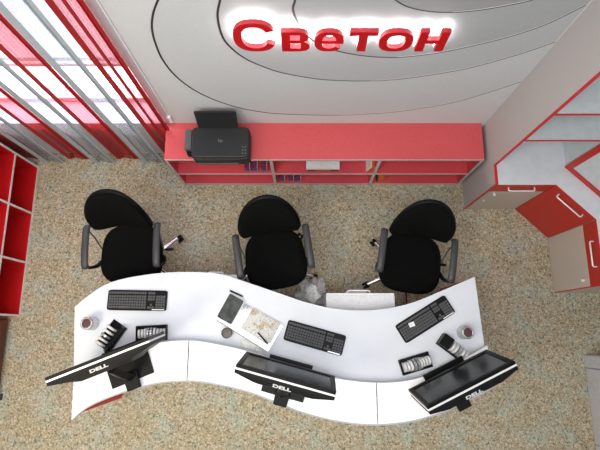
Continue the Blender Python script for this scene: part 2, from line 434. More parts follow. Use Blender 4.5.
# small boxes, book and files in it
def small_box(px, z, lab, w=.042, dp=.10, h=.085, m=('purple','bluecard'), g='purple boxes in the low cabinet'):
    x = at(px, 165, z+h).x; t = thing('ink_box', lab, 'box', (x, CF+.02+dp/2, z), 0, g)
    b = B(); box(b, -w/2, w/2, -dp/2, dp/2, 0, h); obj('carton', b, m[0], t, bevel=.002)
    b = B(); box(b, -w/2-.001, w/2+.001, -dp/2-.001, dp/2, h*.0, h*.45); obj('label_band', b, m[1], t)
    b = B(); box(b, w/2, w/2+.004, -dp/2-.002, dp/2, 0, h+.002); obj('flap', b, 'edge', t)
for px, lab in ((247,'purple ink box on the upper shelf, leftmost of its three, below the printer'),(254.5,'purple ink box on the upper shelf, middle of its three'),(264,'purple ink box on the upper shelf beside the first divider')):
    small_box(px, zm, lab)
for px, lab in ((282,'purple ink box on the bottom shelf beside the first divider'),(291,'purple ink box on the bottom shelf, middle of its three'),(298,'purple ink box on the bottom shelf, farthest right of its three')):
    small_box(px, .03, lab)
x = at(323,165,zm+.1).x
t = thing('document_stack', 'white papers lying on dark and orange folders on the middle upper shelf', 'papers', (x, CF+.10, zm))
b = B(); box(b, -.13, .13, -.075, .10, 0, .05); obj('folder', b, 'dark', t, bevel=.003)
b = B(); box(b, -.06, .07, -.078, .09, .01, .035); obj('orange_folder', b, 'orange', t)
b = B(); box(b, -.14, .14, -.08, .11, .05, .075); obj('white_papers', b, 'card', t)
x = at(368,165,zm+.1).x
t = thing('standing_book', 'orange book leaning on the upper shelf beside the second divider', 'book', (x, CF+.10, zm))
mx = Matrix.Rotation(R(14), 4, 'Y')
b = B(); box(b, 0, .055, -.085, .08, .0, .135, mx); obj('cover', b, 'orange', t, bevel=.002)
b = B(); box(b, -.006, 0, -.08, .08, .003, .125, mx); obj('spine_card', b, 'card', t)
x = at(379,177,.1).x
t = thing('small_carton', 'small orange carton on the bottom shelf beside the second divider', 'box', (x, CF+.07, .03))
b = B(); box(b, -.01, .05, -.05, .05, 0, .09); obj('carton', b, 'orange', t, bevel=.002)
b = B(); box(b, -.018, -.01, -.05, .05, 0, .09); obj('flap', b, 'dark', t)

# ------------------------------------------------------------------ printer
pz = CH
pA = at(192,126,pz+.15); pB = at(249,158,pz+.15)
pr = thing('printer', 'charcoal multifunction printer on the left end of the low red cabinet', 'printer', ((pA.x+pB.x)/2, (pA.y+pB.y)/2, pz))
hw = (pB.x-pA.x)/2; hd = (pA.y-pB.y)/2
b = B(); prism(b, superell(2*hw, 2*hd, 9), .006, .115); obj('body', b, 'printer', pr, bevel=.008, smooth=True)
b = B(); prism(b, superell(2*hw-.006, 2*hd-.012, 10), .117, .15); obj('lid', b, 'printer', pr, bevel=.01, smooth=True, seg=3)
b = B(); mx = Matrix.Translation((-.02, hd-.012, .14)) @ Matrix.Rotation(R(-17), 4, 'X')
prism(b, [(-.15,0),(.15,0),(.155,.17),(.15,.18),(-.15,.18),(-.155,.17)], -.006, .006, mx @ Matrix.Rotation(R(90),4,'X'))
obj('paper_support', b, 'printer', pr, bevel=.003)
b = B()
for k in range(9):
    box(b, -.12+k*.03-.004, -.12+k*.03+.004, -.009, -.005, .03, .16, mx)
obj('support_ribs', b, 'printer', pr)
b = B(); box(b, -hw-.055, -hw-.004, -.05, hd-.02, .03, .13); obj('side_unit', b, 'printer_g', pr, bevel=.006)
b = B(); box(b, -hw-.045, -hw-.004, -.075, -.05, .02, .09); obj('side_port', b, 'plastic', pr, bevel=.006)
b = B(); box(b, -hw+.03, hw-.09, -hd-.004, -hd+.02, .01, .035); obj('output_tray', b, 'printer_g', pr, bevel=.004)
for k in range(3):
    for q in range(2):
        b = B(); lathe(b, [(.004,0),(.004,.002),(.0005,.0025)], (hw-.05+q*.02, -.04-k*.025, .15), 10); obj('button', b, 'mark_d', pr)
text_obj('logo', 'hp', .035, 'mark_d', pr, Matrix.Translation((0,.01,.151)))

# ------------------------------------------------------------------ cubby shelf on the left wall
sx = -2.44; sy0, sy1 = .128, 1.486; szz = [0, .373, .746, 1.12]
cu = thing('cubby_shelf', 'red cubby shelf with pale edges against the left wall', 'shelf', ((sx+XL)/2, (sy0+sy1)/2, 0))
o_ = Vector(cu.location)
def cb2(b, x0,x1,y0,y1,z0,z1,mi=0): box(b, x0-o_.x, x1-o_.x, y0-o_.y, y1-o_.y, z0, z1, mi=mi)
ys = [sy0, at(26.7,262.7,0).y, at(32,214,0).y, sy1]
for i, y in enumerate(ys):
    y0, y1 = (y, y+.018) if i == 0 else ((y-.018, y) if i == 3 else (y-.009, y+.009))
    b = B(); cb2(b, XL+.002, sx-.004, y0, y1, 0, 1.12); cb2(b, sx-.004, sx, y0, y1, 0, 1.12, mi=1)
    obj('side_panel' if i in (0,3) else 'divider', b, ['red_bright','edge_w'], cu)
for i, z in enumerate(szz):
    for j in range(3):
        z0 = z if i == 0 else z-.018
        y0 = ys[j]+(.018 if j == 0 else .009); y1 = ys[j+1]-(.018 if j == 2 else .009)
        b = B(); cb2(b, XL+.002, sx-.004, y0, y1, z0, z0+.018); cb2(b, sx-.004, sx, y0, y1, z0, z0+.018, mi=1)
        obj('shelf', b, ['red_bright','edge_w'], cu)
b = B(); cb2(b, XL+.001, XL+.01, sy0+.018, sy1-.018, .018, 1.10); obj('back_panel', b, 'red_bright', cu)

# dark wooden cabinet at the left edge
wc = thing('wooden_cabinet', 'dark red-brown wooden cabinet at the left edge, past the cubby shelf', 'cabinet', (-2.64, -.22, 0))
b = B(); box(b, -.13, .115, -.33, .33, .02, .92); obj('carcass', b, 'wood', wc, bevel=.004)
for y0, y1 in ((-.32,-.005),(.005,.32)):
    b = B(); box(b, .115, .132, y0, y1, .06, .88); d_ = obj('door', b, 'wood', wc, bevel=.004)
    b = B(); lathe(b, [(.012,0),(.014,.01),(.004,.018)], (0,0,0), 12); k = obj('knob', b, 'dark', d_); k.rotation_euler = (0,R(90),0); k.location = (.132, -.04 if y0>0 else .04, .5) if False else (.132, .03 if y0>0 else -.03, .5)
b = B(); box(b, .06, .14, -.33, -.28, 0, .03); obj('foot', b, 'dark', wc, bevel=.004)
b = B(); box(b, -.13, .145, -.34, .34, .92, .945); obj('top', b, 'wood', wc, bevel=.004)

# ------------------------------------------------------------------ wardrobe at the right edge
wx = 2.36; wy0, wy1 = -1.5, -.189
wd = thing('tall_wardrobe', 'tall light grey wardrobe at the lower right edge of the view', 'wardrobe', ((wx+XR)/2, (wy0+wy1)/2, 0))
hx = (XR-wx)/2; hy = (wy1-wy0)/2
b = B(); box(b, -hx+.02, hx-.002, -hy, hy, 0, 2.3); obj('carcass', b, 'wardrobe', wd, bevel=.003)
b = B(); box(b, -hx, -hx+.02, hy-.10, hy, 0, 2.3); obj('front_post', b, 'wardrobe', wd, bevel=.004)
for i in range(2):
    y1 = hy-.106-i*.6; b = B(); box(b, -hx+.004, -hx+.02, y1-.594, y1, .005, 2.28); dd = obj('door', b, 'wardrobe', wd, bevel=.003)
    b = B(); tube(b, [(-hx-.02, y1-.05-.48*i, 1.0), (-hx-.02, y1-.05-.48*i, 1.16)], .006, 8); obj('handle', b, 'chrome', dd)

# ------------------------------------------------------------------ L-shaped fitted unit on the right
K = at(496.5,184.7,.73)
ZC = .735; FY = 1.085; XA = 1.452; XB = 1.90; DX, DY = 2.170, .815; EY = .331
UY = 1.236   # front of upper shelves
# end panel
t = thing('end_panel', 'tall pale grey end panel with red edges, right of the low red cabinet', 'panel', (XP, (FY+WY)/2, 0))
oy = (FY+WY)/2
b = B(); box(b, -.0, .018, FY+.006-oy, WY-.001-oy, 0, ZC); box(b, -.0, .018, UY+.006-oy, WY-.001-oy, ZC, 3.3); obj('board', b, 'panel', t)
b = B(); box(b, -.001, .019, FY-oy, FY+.006-oy, 0, ZC); box(b, -.001, .019, UY-oy, UY+.006-oy, ZC, 3.3); box(b, -.001,.019,FY-oy,UY-oy,ZC,ZC+.004)
obj('edge_strip', b, 'red_lam', t)
XA = XP+.019
def handle_bar(b, p0, p1, n, off=.028, r=.006):
    """bar handle between p0, p1 standing off along n"""
    p0, p1, n = Vector(p0), Vector(p1), Vector(n)
    tube(b, [p0, p0+n*off*.8, p0+n*off+(p1-p0)*.04, p1+n*off-(p1-p0)*.04, p1+n*off*.8, p1], r, 10)
# left base unit
u = thing('base_cabinet', 'base unit with red drawer over a grey door, beside the end panel', 'cabinet', ((XA+XB)/2, (FY+WY)/2, 0), 0, 'fitted base units')
ux, uy = (XA+XB)/2, (FY+WY)/2; hxu = (XB-XA)/2; hyu = (WY-FY)/2
b = B(); box(b, -hxu, hxu, -hyu+.018, hyu-.001, .0, ZC-.022); obj('carcass', b, 'panel', u)
b = B(); box(b, -hxu+.001, hxu-.001, -hyu, -hyu+.018, .548, ZC-.024); dr = obj('drawer', b, 'cab_red', u, bevel=.002)
b = B(); handle_bar(b, (-.11,-hyu,.66), (.09,-hyu,.66), (0,-1,0)); obj('handle', b, 'silver', dr, smooth=True)
b = B(); box(b, -hxu+.001, hxu-.001, -hyu, -hyu+.018, .005, .544); do = obj('door', b, 'grey_lam', u, bevel=.002)
b = B(); lathe(b, [(.008,0),(.012,.012),(.012,.02),(.004,.024)], (0,0,0), 14); k_ = obj('knob', b, 'white', do); k_.rotation_euler = (R(90),0,0); k_.location = (-hxu+.06,-hyu,.50)
b = B(); lathe(b, [(.005,0),(.006,.01),(.002,.012)], (0,0,0), 10); k_ = obj('lock', b, 'white', do); k_.rotation_euler = (R(90),0,0); k_.location = (-hxu+.05,-hyu,.30)
# corner base unit with diagonal front
dv = Vector((DX-XB, DY-FY, 0)); dl = dv.length; dn = Vector((dv.y, -dv.x, 0)).normalized(); dn = dn if dn.dot(Vector((-1,-1,0))) > 0 else -dn
u = thing('base_cabinet', 'corner base unit with a plain red diagonal door and bar handle', 'cabinet', (XB, FY, 0), 0, 'fitted base units')
b = B(); s_ = .018
prism(b, [(.001,.02),(dv.x+.02, dv.y+.002),(XR-XB-.002,dv.y+.002),(XR-XB-.002,WY-FY-.002),(.001,WY-FY-.002)], 0, ZC-.022); obj('carcass', b, 'panel', u)
ang = math.atan2(dv.y, dv.x); mx = Matrix.Rotation(ang, 4, 'Z')
b = B(); box(b, .002, dl-.002, 0, .018, .005, ZC-.024, mx); do = obj('door', b, 'cab_red', u, bevel=.002)
b = B(); handle_bar(b, mx@Vector((dl*.20,0,.66)), mx@Vector((dl*.80,0,.66)), mx@Vector((0,-1,0))); obj('handle', b, 'silver', do, smooth=True)
# right leg base unit
u = thing('base_cabinet', 'base unit along the right wall with red drawer over a grey door', 'cabinet', (DX, (EY+DY)/2, 0), 0, 'fitted base units')
hyu = (DY-EY)/2
b = B(); box(b, .018, XR-DX-.002, -hyu+.006, hyu-.001, 0, ZC-.022); obj('carcass', b, 'grey_lam', u)
b = B(); box(b, 0, .019, -hyu, -hyu+.006, 0, ZC-.022); box(b, .018, XR-DX-.002, -hyu, -hyu+.005, .0, .0+ZC-.022, mi=1); obj('side_panel', b, ['red_lam','grey_lam'], u)
b = B(); box(b, 0, .018, -hyu+.007, hyu-.002, .548, ZC-.024); dr = obj('drawer', b, 'cab_red', u, bevel=.002)
b = B(); handle_bar(b, (0,-.10,.66), (0,.09,.66), (-1,0,0)); obj('handle', b, 'silver', dr, smooth=True)
b = B(); box(b, 0, .018, -hyu+.007, hyu-.002, .005, .544); do = obj('door', b, 'grey_lam', u, bevel=.002)
b = B(); lathe(b, [(.008,0),(.012,.012),(.012,.02),(.004,.024)], (0,0,0), 14); k_ = obj('knob', b, 'white', do); k_.rotation_euler = (0,R(-90),0); k_.location = (0,-hyu+.06,.48)
# worktop
b = B(); prism(b, [(XA-.0, FY-.002),(XB+.002,FY-.002),(DX-.002,DY),(DX-.002,EY-.004),(XR-.002,EY-.004),(XR-.002,WY-.002),(XA,WY-.002)], ZC-.022, ZC, mi=0, mi_side=1)
tag(obj('worktop', b, ['counter','red_lam']), 'pale grey angled worktop running across the fitted base units', 'worktop')
# open shelf unit above
XU = 1.99
t = thing('wall_shelf', 'open grey shelving with red front edges above the worktop', 'shelf', (XA, UY, ZC))
for z in (1.226, 1.617, 2.35, 3.0):
    b = B(); box(b, 0, XU-XA-.001, .004, WY-UY-.012, z-.02-ZC, z-ZC); box(b, 0, XU-XA-.001, 0, .004, z-.02-ZC, z-ZC, mi=1)
    obj('shelf', b, ['shelfw','red_lam'], t)
b = B(); box(b, 0, XU-XA-.001, WY-UY-.012, WY-UY-.002, .001, 2.4); obj('back_panel', b, 'shelfw', t)
# tall corner unit with diagonal framed door
t = thing('corner_cupboard', 'tall corner cupboard with red-framed grey diagonal door on the worktop', 'cupboard', (XU, UY, ZC))
q = .324; 
b = B(); prism(b, [(0,.02),(q+.02,-q+.0),(XR-XU-.002,-q),(XR-XU-.002,WY-UY-.002),(0,WY-UY-.002)], .001, 2.4); obj('carcass', b, 'shelfw', t)
mx = Matrix.Rotation(R(-45), 4, 'Z'); L = q*math.sqrt(2)
b = B(); box(b, 0, L, -.018, .0, .001, .05, mx); box(b, 0, .045, -.018, 0, .05, 2.4, mx); box(b, L-.045, L, -.018, 0, .05, 2.4, mx); fr = obj('door_frame', b, 'cab_red', t)
b = B(); box(b, .045, L-.045, -.010, 0, .05, 2.4, mx); obj('door_panel', b, 'shelfw', fr)
# right leg upper cupboard
b0 = thing('wall_cupboard', 'grey upper cupboard with red edge above the right wall base unit', 'cupboard', (XU+q, UY-q, ZC))
b = B(); box(b, .02, XR-XU-q-.002, -.57, -.002, .001, 2.4); obj('carcass', b, 'shelfw', b0)
b = B(); box(b, 0, .018, -.57, -.004, .02, 2.4); obj('door', b, 'shelfw', b0, bevel=.002)
b = B(); box(b, 0, .018, -.57, -.004, .001, .018); obj('edge_strip', b, 'red_lam', b0)

# ------------------------------------------------------------------ the wavy reception desk
ZL, ZU = .75, .83
lo_back = [(74.7,307),(82,300.5),(90.7,294),(105,284.7),(126.7,278),(161,273),(193,272),(220,274),(240,280),(280,293.6),(306.7,302.5),(333,308.5),(360,310.6),(386.7,308.6),(413,302.5),(440,291.5),(474.7,276.8)]
hi_back = [(73.4,386),(86,374),(100,364),(130,349.5),(160,341.8),(188,340),(205,341.6),(240,348.7),(280,359.5),(307,369),(333,377),(360,381.3),(387,382.2),(413,379),(440,370),(467,356.2),(487,345)]
hi_front = [(71.5,421),(88,407.5),(120,394),(153,384.9),(180,382),(207,383.3),(247,392.3),(273,402),(300,412.5),(327,420),(355,424.7),(380,425.7),(400,424),(420,420.4),(450,410.5),(478,397),(497,386)]
c_lo = catmull([at(x,y,ZL) for x,y in lo_back], 6)
c_hb = catmull([at(x,y,ZU) for x,y in hi_back], 6)
c_hf = catmull([at(x,y,ZU) for x,y in hi_front], 6)
dk = thing('reception_desk', 'white wavy three-seat reception desk with a raised front counter', 'desk', (-.35,.1,0))
do_ = Vector((-.35,.1,0))
def strip_slab(A, Bc, z0, z1, name, m, parent, n=50):
    A = resample(A, n); Bc = resample(Bc, n)
    poly = [(p.x-do_.x, p.y-do_.y) for p in A] + [(p.x-do_.x, p.y-do_.y) for p in reversed(Bc)]
    b = B()
    lo = [[b.verts.new((p.x-do_.x, p.y-do_.y, z0)) for p in c] for c in (A, Bc)]
    hi = [[b.verts.new((p.x-do_.x, p.y-do_.y, z1)) for p in c] for c in (A, Bc)]
    for i in range(n-1):
        b.faces.new((hi[0][i],hi[0][i+1],hi[1][i+1],hi[1][i])); b.faces.new((lo[0][i],lo[1][i],lo[1][i+1],lo[0][i+1]))
        for k in (0,1): b.faces.new((lo[k][i],lo[k][i+1],hi[k][i+1],hi[k][i])).material_index = 1
    for i in (0, n-1): b.faces.new((lo[0][i],hi[0][i],hi[1][i],lo[1][i])).material_index = 1
    return obj(name, b, m, parent)
# lower worktop ends a little in front of the counter's rear edge
c_lf = [Vector((p.x, p.y-.05, ZL)) for p in c_hb]
c_lf[0] = at(73.4,388,ZL); c_lf[-1] = at(484.5,347,ZL)
strip_slab(c_lo, c_lf, ZL-.025, ZL, 'worktop', ['desk','desk_edge'], dk)
s1, s2 = at(188,360,ZU).x, at(377,400,ZU).x
x_lo, x_hi = min(c_hb[0].x, c_hf[0].x), 9
for a, c in ((-9, s1-.0035), (s1+.0035, s2-.0035), (s2+.0035, 9)):
    A = cut(c_hb, max(a, c_hb[0].x), min(c, c_hb[-1].x)); F_ = cut(c_hf, max(a, c_hf[0].x), min(c, c_hf[-1].x))
    strip_slab(A, F_, ZU-.022, ZU, 'counter_segment', ['desk_hi','desk_edge'], dk, 30)
for c_, o_a, o_b, zz, nm in ((c_hf, .0, .011, ZU, 'edge_and_shadow_band'), (c_hb, 0, -.005, ZU, 'edge_and_shadow_band')):  # front strip is edge banding; the rear grey strip paints in a shadow line
    A = [Vector((p.x, p.y+max(o_a,o_b), 0)) for p in c_]; Q = [Vector((p.x, p.y+min(o_a,o_b), 0)) for p in c_]
    strip_slab(A, Q, zz+.0002, zz+.0008, nm, ['desk_edge','desk_edge'], dk)
# riser between the two levels (set slightly forward of the counter edge)
R1 = [Vector((p.x, p.y-.012, 0)) for p in c_hb]; R2 = [Vector((p.x, p.y-.028, 0)) for p in c_hb]
strip_slab(R1, R2, ZL+.0005, ZU-.0225, 'riser', ['desk_edge','desk_edge'], dk)
# front fascia under the counter
f0 = at(80,412,.72); 
R1 = [Vector((p.x, p.y+.06, 0)) for p in c_hf]; R2 = [Vector((p.x, p.y+.078, 0)) for p in c_hf]
R1 = cut(R1, f0.x+.10, c_hf[-1].x-.22); R2 = cut(R2, f0.x+.10, c_hf[-1].x-.22)
strip_slab(R1, R2, .05, ZL-.026, 'fascia_panel', ['white','white'], dk)
# red end panels
pT = at(79.5,412,.72); b = B(); box(b, pT.x-do_.x, pT.x+.02-do_.x, pT.y-do_.y, at(80,318,.72).y-do_.y, 0, ZL-.026); obj('end_panel', b, 'red_lam', dk)
pT2 = at(470,280,.72); b = B(); box(b, pT2.x-.02-do_.x, pT2.x-do_.x, at(470,345,.72).y-do_.y, pT2.y-do_.y, 0, ZL-.026); obj('end_panel', b, 'red_lam', dk)

# pedestals under it
def pedestal(px0, px1, py, z, lab, dpt=.44, rz=0, hpx=None):
    a, c = at(px0,py,z), at(px1,py,z)
    t = thing('drawer_pedestal', lab, 'drawers', ((a.x+c.x)/2, a.y-dpt/2, 0), rz, 'white drawer pedestals')
    w_ = (c.x-a.x)/2; hd_ = dpt/2
    b = B(); box(b, -w_, w_, -hd_, hd_-.02, .04, z); obj('carcass', b, 'white', t, bevel=.003)
    for k in range(3):
        z0 = .05+k*(z-.05)/3; b = B(); box(b, -w_+.002, w_-.002, hd_-.02, hd_, z0, z0+(z-.05)/3-.006); dr = obj('drawer', b, 'white', t, bevel=.002)
        zz = z0+(z-.05)/3-.05
        b = B(); handle_bar(b, (-w_*.35,hd_,zz), (w_*.30,hd_,zz), (0,1,0), .022, .007); obj('handle', b, 'silver', dr, smooth=True)
    for ix in (-1,1):
        for iy in (-1,1):
            b = B(); lathe(b, [(.02,0),(.022,.02),(.015,.04)], (ix*(w_-.04), iy*(hd_-.05), 0), 12); obj('foot', b, 'plastic', t)
pedestal(326,394.5,293,.60,'white drawer pedestal under the desk between the middle and right chairs')
pedestal(192,238,274.5,.60,'white drawer pedestal under the desk between the left and middle chairs')

# ------------------------------------------------------------------ office chair
def make_chair(lab):
    ch = thing('office_chair', lab, 'chair', (0,0,0), 0, 'black swivel chairs behind the desk')
    # seat cushion (front is -y)
    b = B(); rings = []
    for sc_, z in ((.80,.415),(.93,.425),(.99,.445),(1.0,.465),(.985,.485),(.93,.498),(.80,.504),(.55,.503),(.25,.499)):
        rings.append([(x*sc_*(1+.05*(-y/.23)), y*sc_, z-.012*max(0,(-y-.12)/.1)*1.2) for x, y in superell(.475,.47,3.1,48)])
    loft(b, rings); obj('seat', b, 'fabric', ch, smooth=True)
    b = B(); prism(b, superell(.43,.42,3), .395, .42); obj('seat_pan', b, 'plastic', ch, bevel=.01)
    # backrest: domed D shape bent round the back
    def back_pt(u, v, off, scale=1.0):
        # u -1..1 across, v 0..1 up
        z = .605+v*.43; y = .212+v*.118 - .06*(u*scale)**2 + off
        return z, y
    def dshape(n=48, s=1.0):
        out = []
        for k in range(n):
            a = 2*PI*k/n; c, s_ = math.cos(a), math.sin(a)
            if s_ >= 0: e = 2.25; x = math.copysign(abs(c)**(2/e), c); v = .30+.70*abs(s_)**(2/e)
            else: e = 3.2; x = math.copysign(abs(c)**(2/e), c)*(1-.03*abs(s_)); v = .30-.30*abs(s_)**(2/e)
            out.append((x*s, .5+(v-.5)*s))
        return out
    def back_mesh(offs, W):
        b = B(); rings = []
        for s, off in offs:
            ring = []
            for u, v in dshape(56, s):
                z, y = back_pt(u, v, off); y += .018*(1-(2*v-1)**2)*(-1)
                ring.append((u*W*(1-.0*v), y, z))
            rings.append(ring)
        loft(b, rings); return b
    obj('backrest', back_mesh([(.3,-.030),(.6,-.032),(.85,-.028),(.95,-.018),(.99,0),(.985,.014)], .224), 'fabric', ch, smooth=True)
    obj('back_shell', back_mesh([(1.0,.006),(1.02,.016),(1.01,.03),(.93,.042),(.6,.05),(.3,.052)], .228), 'gloss', ch, smooth=True)
    b = B(); tube(b, [(0,.08,.405),(0,.20,.40),(0,.255,.44),(0,.285,.55),(0,.30,.74)], .028, 10, flat=.35); obj('back_support', b, 'plastic', ch, smooth=True)
    # armrests
    for s in (-1,1):
        b = B(); pts = catmull([(s*.262,.185,.690),(s*.262,.15,.712),(s*.262,.05,.716),(s*.262,-.06,.712),(s*.262,-.115,.70),(s*.260,-.135,.68)], 5)
        tube(b, pts, [.020]+[.027]*(len(pts)-2)+[.019], 12, flat=.62); ap = obj('armrest', b, 'armpad', ch, smooth=True)
        b = B(); pts = catmull([(s*.26,-.11,.69),(s*.262,-.12,.62),(s*.255,-.09,.50),(s*.235,-.03,.42),(s*.17,0,.402),(s*.12,.0,.40)], 6); tube(b, pts, .017, 10, flat=.7)
        obj('arm_bracket', b, 'plastic', ap, smooth=True)
        b = B(); pts = catmull([(s*.258,.15,.70),(s*.25,.11,.58),(s*.235,.03,.44),(s*.20,0,.41)], 6); tube(b, pts, .007, 8)
        obj('arm_rod', b, 'metal', ap, smooth=True)
    # lever
    b = B(); tube(b, [(.05,.03,.39),(.24,.04,.385)], .006, 8); tube(b, [(.24,.04,.385),(.30,.04,.385)], .011, 8); obj('lever', b, 'plastic', ch, smooth=True)
    b = B(); box(b, -.09,.09,-.11,.13,.36,.396); obj('tilt_mechanism', b, 'plastic', ch, bevel=.012)
    b = B(); lathe(b, [(.045,.10),(.045,.13),(.03,.14),(.028,.24),(.018,.245),(.018,.36)]); obj('gas_column', b, 'chrome', ch, smooth=True)
    b = B(); lathe(b, [(.05,.075),(.06,.085),(.06,.12),(.045,.135)]); hub = obj('base_hub', b, 'chrome', ch, smooth=True)
    return ch
def add_base(ch, deg0):
    rz = ch.rotation_euler.z
    for k in range(5):
        a = R(deg0+72*k)-rz; mx = Matrix.Rotation(a, 4, 'Z')
        b = B(); pts = [mx@Vector(p) for p in ((.04,0,.105),(.12,0,.108),(.24,0,.092),(.315,0,.076))]
        tube(b, pts, [.026,.022,.018,.015], 10, flat=.7); lg = obj('leg', b, 'chrome', ch, smooth=True)
        b = B()
        for s in (-1,1):
            c = mx@Vector((.325, s*.016, .028)); ax = (mx.to_3x3()@Vector((0,1,0)))
            tube(b, [c-ax*.010, c-ax*.008, c+ax*.008, c+ax*.010], [.022,.028,.028,.022], 16)
        q = mx@Vector((.322,0,0)); tube(b, [(q.x,q.y,.03),(q.x,q.y,.078)], .010, 10)
        obj('caster', b, 'plastic', lg, smooth=True)
c1 = make_chair('black swivel chair behind the left end of the desk, facing the left monitor')
c2 = dup(c1, (-.223,.560,0), R(9), 'black swivel chair behind the middle of the desk, between the other two')
c3 = dup(c1, (.832,.528,0), R(-9), 'black swivel chair behind the right end of the desk')
c1.location = (-1.350,.600,0); c1.rotation_euler.z = R(2)
add_base(c1, 39); add_base(c2, -17); add_base(c3, 132)

# ------------------------------------------------------------------ monitors
def make_monitor(lab, W=.60, Hs=.37, tilt=9, zb=.10, back=.0):
    mo = thing('computer_monitor', lab, 'monitor', (0,0,0), 0, 'flat monitors on the raised counter')
    T = Matrix.Translation((0,0,zb)) @ Matrix.Rotation(R(tilt), 4, 'X')   # screen faces +y
    T = Matrix.Translation((0,0,zb)) @ Matrix.Rotation(R(tilt), 4, 'X')
    hw = W/2
    # bezel frame
    b = B(); fz = .028
    for x0,x1,z0,z1 in ((-hw,hw,0,fz+.006),(-hw,hw,Hs-fz,Hs),(-hw,-hw+fz,fz+.006,Hs-fz),(hw-fz,hw,fz+.006,Hs-fz)):
        box(b, x0,x1,-.008,.012,z0,z1,T)
    obj('bezel', b, 'gloss', mo, bevel=.002)
    b = B(); box(b, -hw+fz, hw-fz, -.006, .006, fz+.006, Hs-fz, T); obj('screen', b, 'screen', mo)
    b = B(); box(b, -hw-.001, hw+.001, -.020, -.008, -.001, Hs+.001, T); obj('rim', b, 'silver', mo, bevel=.002)
    # back shell, deepest in the middle
    b = B(); rings = []
    for s, y, zz in ((1,-.020,1),(1,-.040,1),(.60,-.066,.97),(.50,-.088,.60)):
        zc = Hs/2
        rings.append([tuple(T@Vector((x*s*hw, y, zc+z*zz*Hs/2))) for x, z in ((-1,-1),(-.5,-1),(0,-1),(.5,-1),(1,-1),(1,-.5),(1,0),(1,.5),(1,1),(.5,1),(0,1),(-.5,1),(-1,1),(-1,.5),(-1,0),(-1,-.5))])
    loft(b, rings); sh = obj('back_shell', b, 'plastic', mo)
    # maker's mark on the top slope of the back shell
    text_obj('logo', 'DELL', .026, 'mark', sh, T @ Matrix.Translation((-.01,-.053,Hs-.002)) @ Matrix.Rotation(math.atan2(.0055,.026),4,'X') @ Matrix.Diagonal((1.9,1,1,1)), .0012, bold=.001)
    # neck and base
    b = B(); tube(b, [(0,-.185,.014),(0,-.185,.07),(0,-.16,zb+.08),(0,-.12,zb+.2)], [.045,.042,.038,.036], 4, flat=.6); obj('neck', b, 'plastic', mo, bevel=.003)
    b = B(); prism(b, [(-.15,.03),(.15,.03),(.145,-.215),(-.145,-.215)], 0, .016); obj('stand_base', b, 'gloss', mo, bevel=.004)
    b = B(); prism(b, [(-.05,-.15),(.05,-.15),(.045,-.27),(-.045,-.27)], .0165, .05); obj('neck_foot', b, 'plastic', mo, bevel=.006)
    return mo
def put(mo, px, py, deg, z_ref, dy):
    """stand on the counter so that the top centre of the rim is seen at px,py"""
    p = at(px, py, z_ref); a = R(deg); off = Vector((0, dy, 0)); off.rotate(Matrix.Rotation(a, 3, 'Z'))
    mo.location = (p.x-off.x, p.y-off.y, ZU+.001); mo.rotation_euler.z = a
def topinfo(Hs, tilt, zb): return ZU+zb+Hs*math.cos(R(tilt)), -Hs*math.sin(R(tilt))-.014
m1 = make_monitor('black monitor on the left of the counter, showing its back', W=.625, tilt=6)
z, dy = topinfo(.37,6,.10); put(m1, 98, 361.5, 21.5, z, dy)
m2 = make_monitor('black monitor in the middle of the counter, dark screen facing the middle chair', W=.60)
z, dy = topinfo(.37,9,.10); put(m2, 285, 382, -15, z, dy)
m3 = make_monitor('black monitor on the right of the counter, overhanging its end', W=.585)
put(m3, 473, 387.5, 25.5, z, dy)

# ------------------------------------------------------------------ keyboards
def make_keyboard(lab, L=.46, D=.155):
    kb = thing('keyboard', lab, 'keyboard', (0,0,0), 0, 'black keyboards on the desk')
    b = B(); prism(b, superell(L, D, 16, 60), 0, .014); obj('case', b, 'kb', kb, bevel=.003)
    b = B(); rows = 6; 
    for r in range(rows):
        y = D/2-.022-r*.0205-(.006 if r else 0)
        for k in range(15):
            if r == 5 and 4 <= k <= 8:
                if k == 4: box(b, -L/2+.012+4*.0195, -L/2+.012+9*.0195-.003, y-.0085, y+.0085, .014, .020)
                continue
            x = -L/2+.012+k*.0195; box(b, x, x+.0165, y-.0085, y+.0085, .014, .020)
        for k in range(3):
            if r in (3,) or (r == 4 and k != 1): continue
            x = -L/2+.315+k*.0185; box(b, x, x+.0155, y-.0085, y+.0085, .014, .020)
        for k in range(4):
            if r == 0: continue
            x = -L/2+.377+k*.0185; box(b, x, x+.0155, y-.0085, y+.0085, .014, .020)
    k_ = obj('key_field', b, 'keys', kb, bevel=.0015, seg=1)
    b = B(); box(b, L/2-.11, L/2-.015, -D/2+.006, -D/2+.013, .014, .0152); obj('status_strip', b, 'silver', kb)
    for q in [kb]: q.scale = (.915,.93,1)
    return kb
def kplace(kb, px, py, deg):
    p = at(px, py, ZL+.015); kb.location = (p.x, p.y, ZL+.0005); kb.rotation_euler.z = R(deg)
k1 = make_keyboard('black keyboard in front of the left chair'); 
k2 = dup(k1, (0,0,0), 0, 'black keyboard in front of the middle chair, right of the papers')
k3 = dup(k1, (0,0,0), 0, 'black keyboard turned askew in front of the right chair')
kplace(k1, 137, 300.3, -1); kplace(k2, 314.8, 337.8, -15.5); kplace(k3, 425.5, 319, 31)
b = B(); box(b, -.02,.02,-.016,.016,0,.003); 
p = at(412,324.5,ZL+.03); o = obj('sticky_note', b, 'card', loc=(p.x,p.y,ZL+.0215)); o.rotation_euler.z = R(20); tag(o, 'small white note lying on the askew right keyboard', 'note')

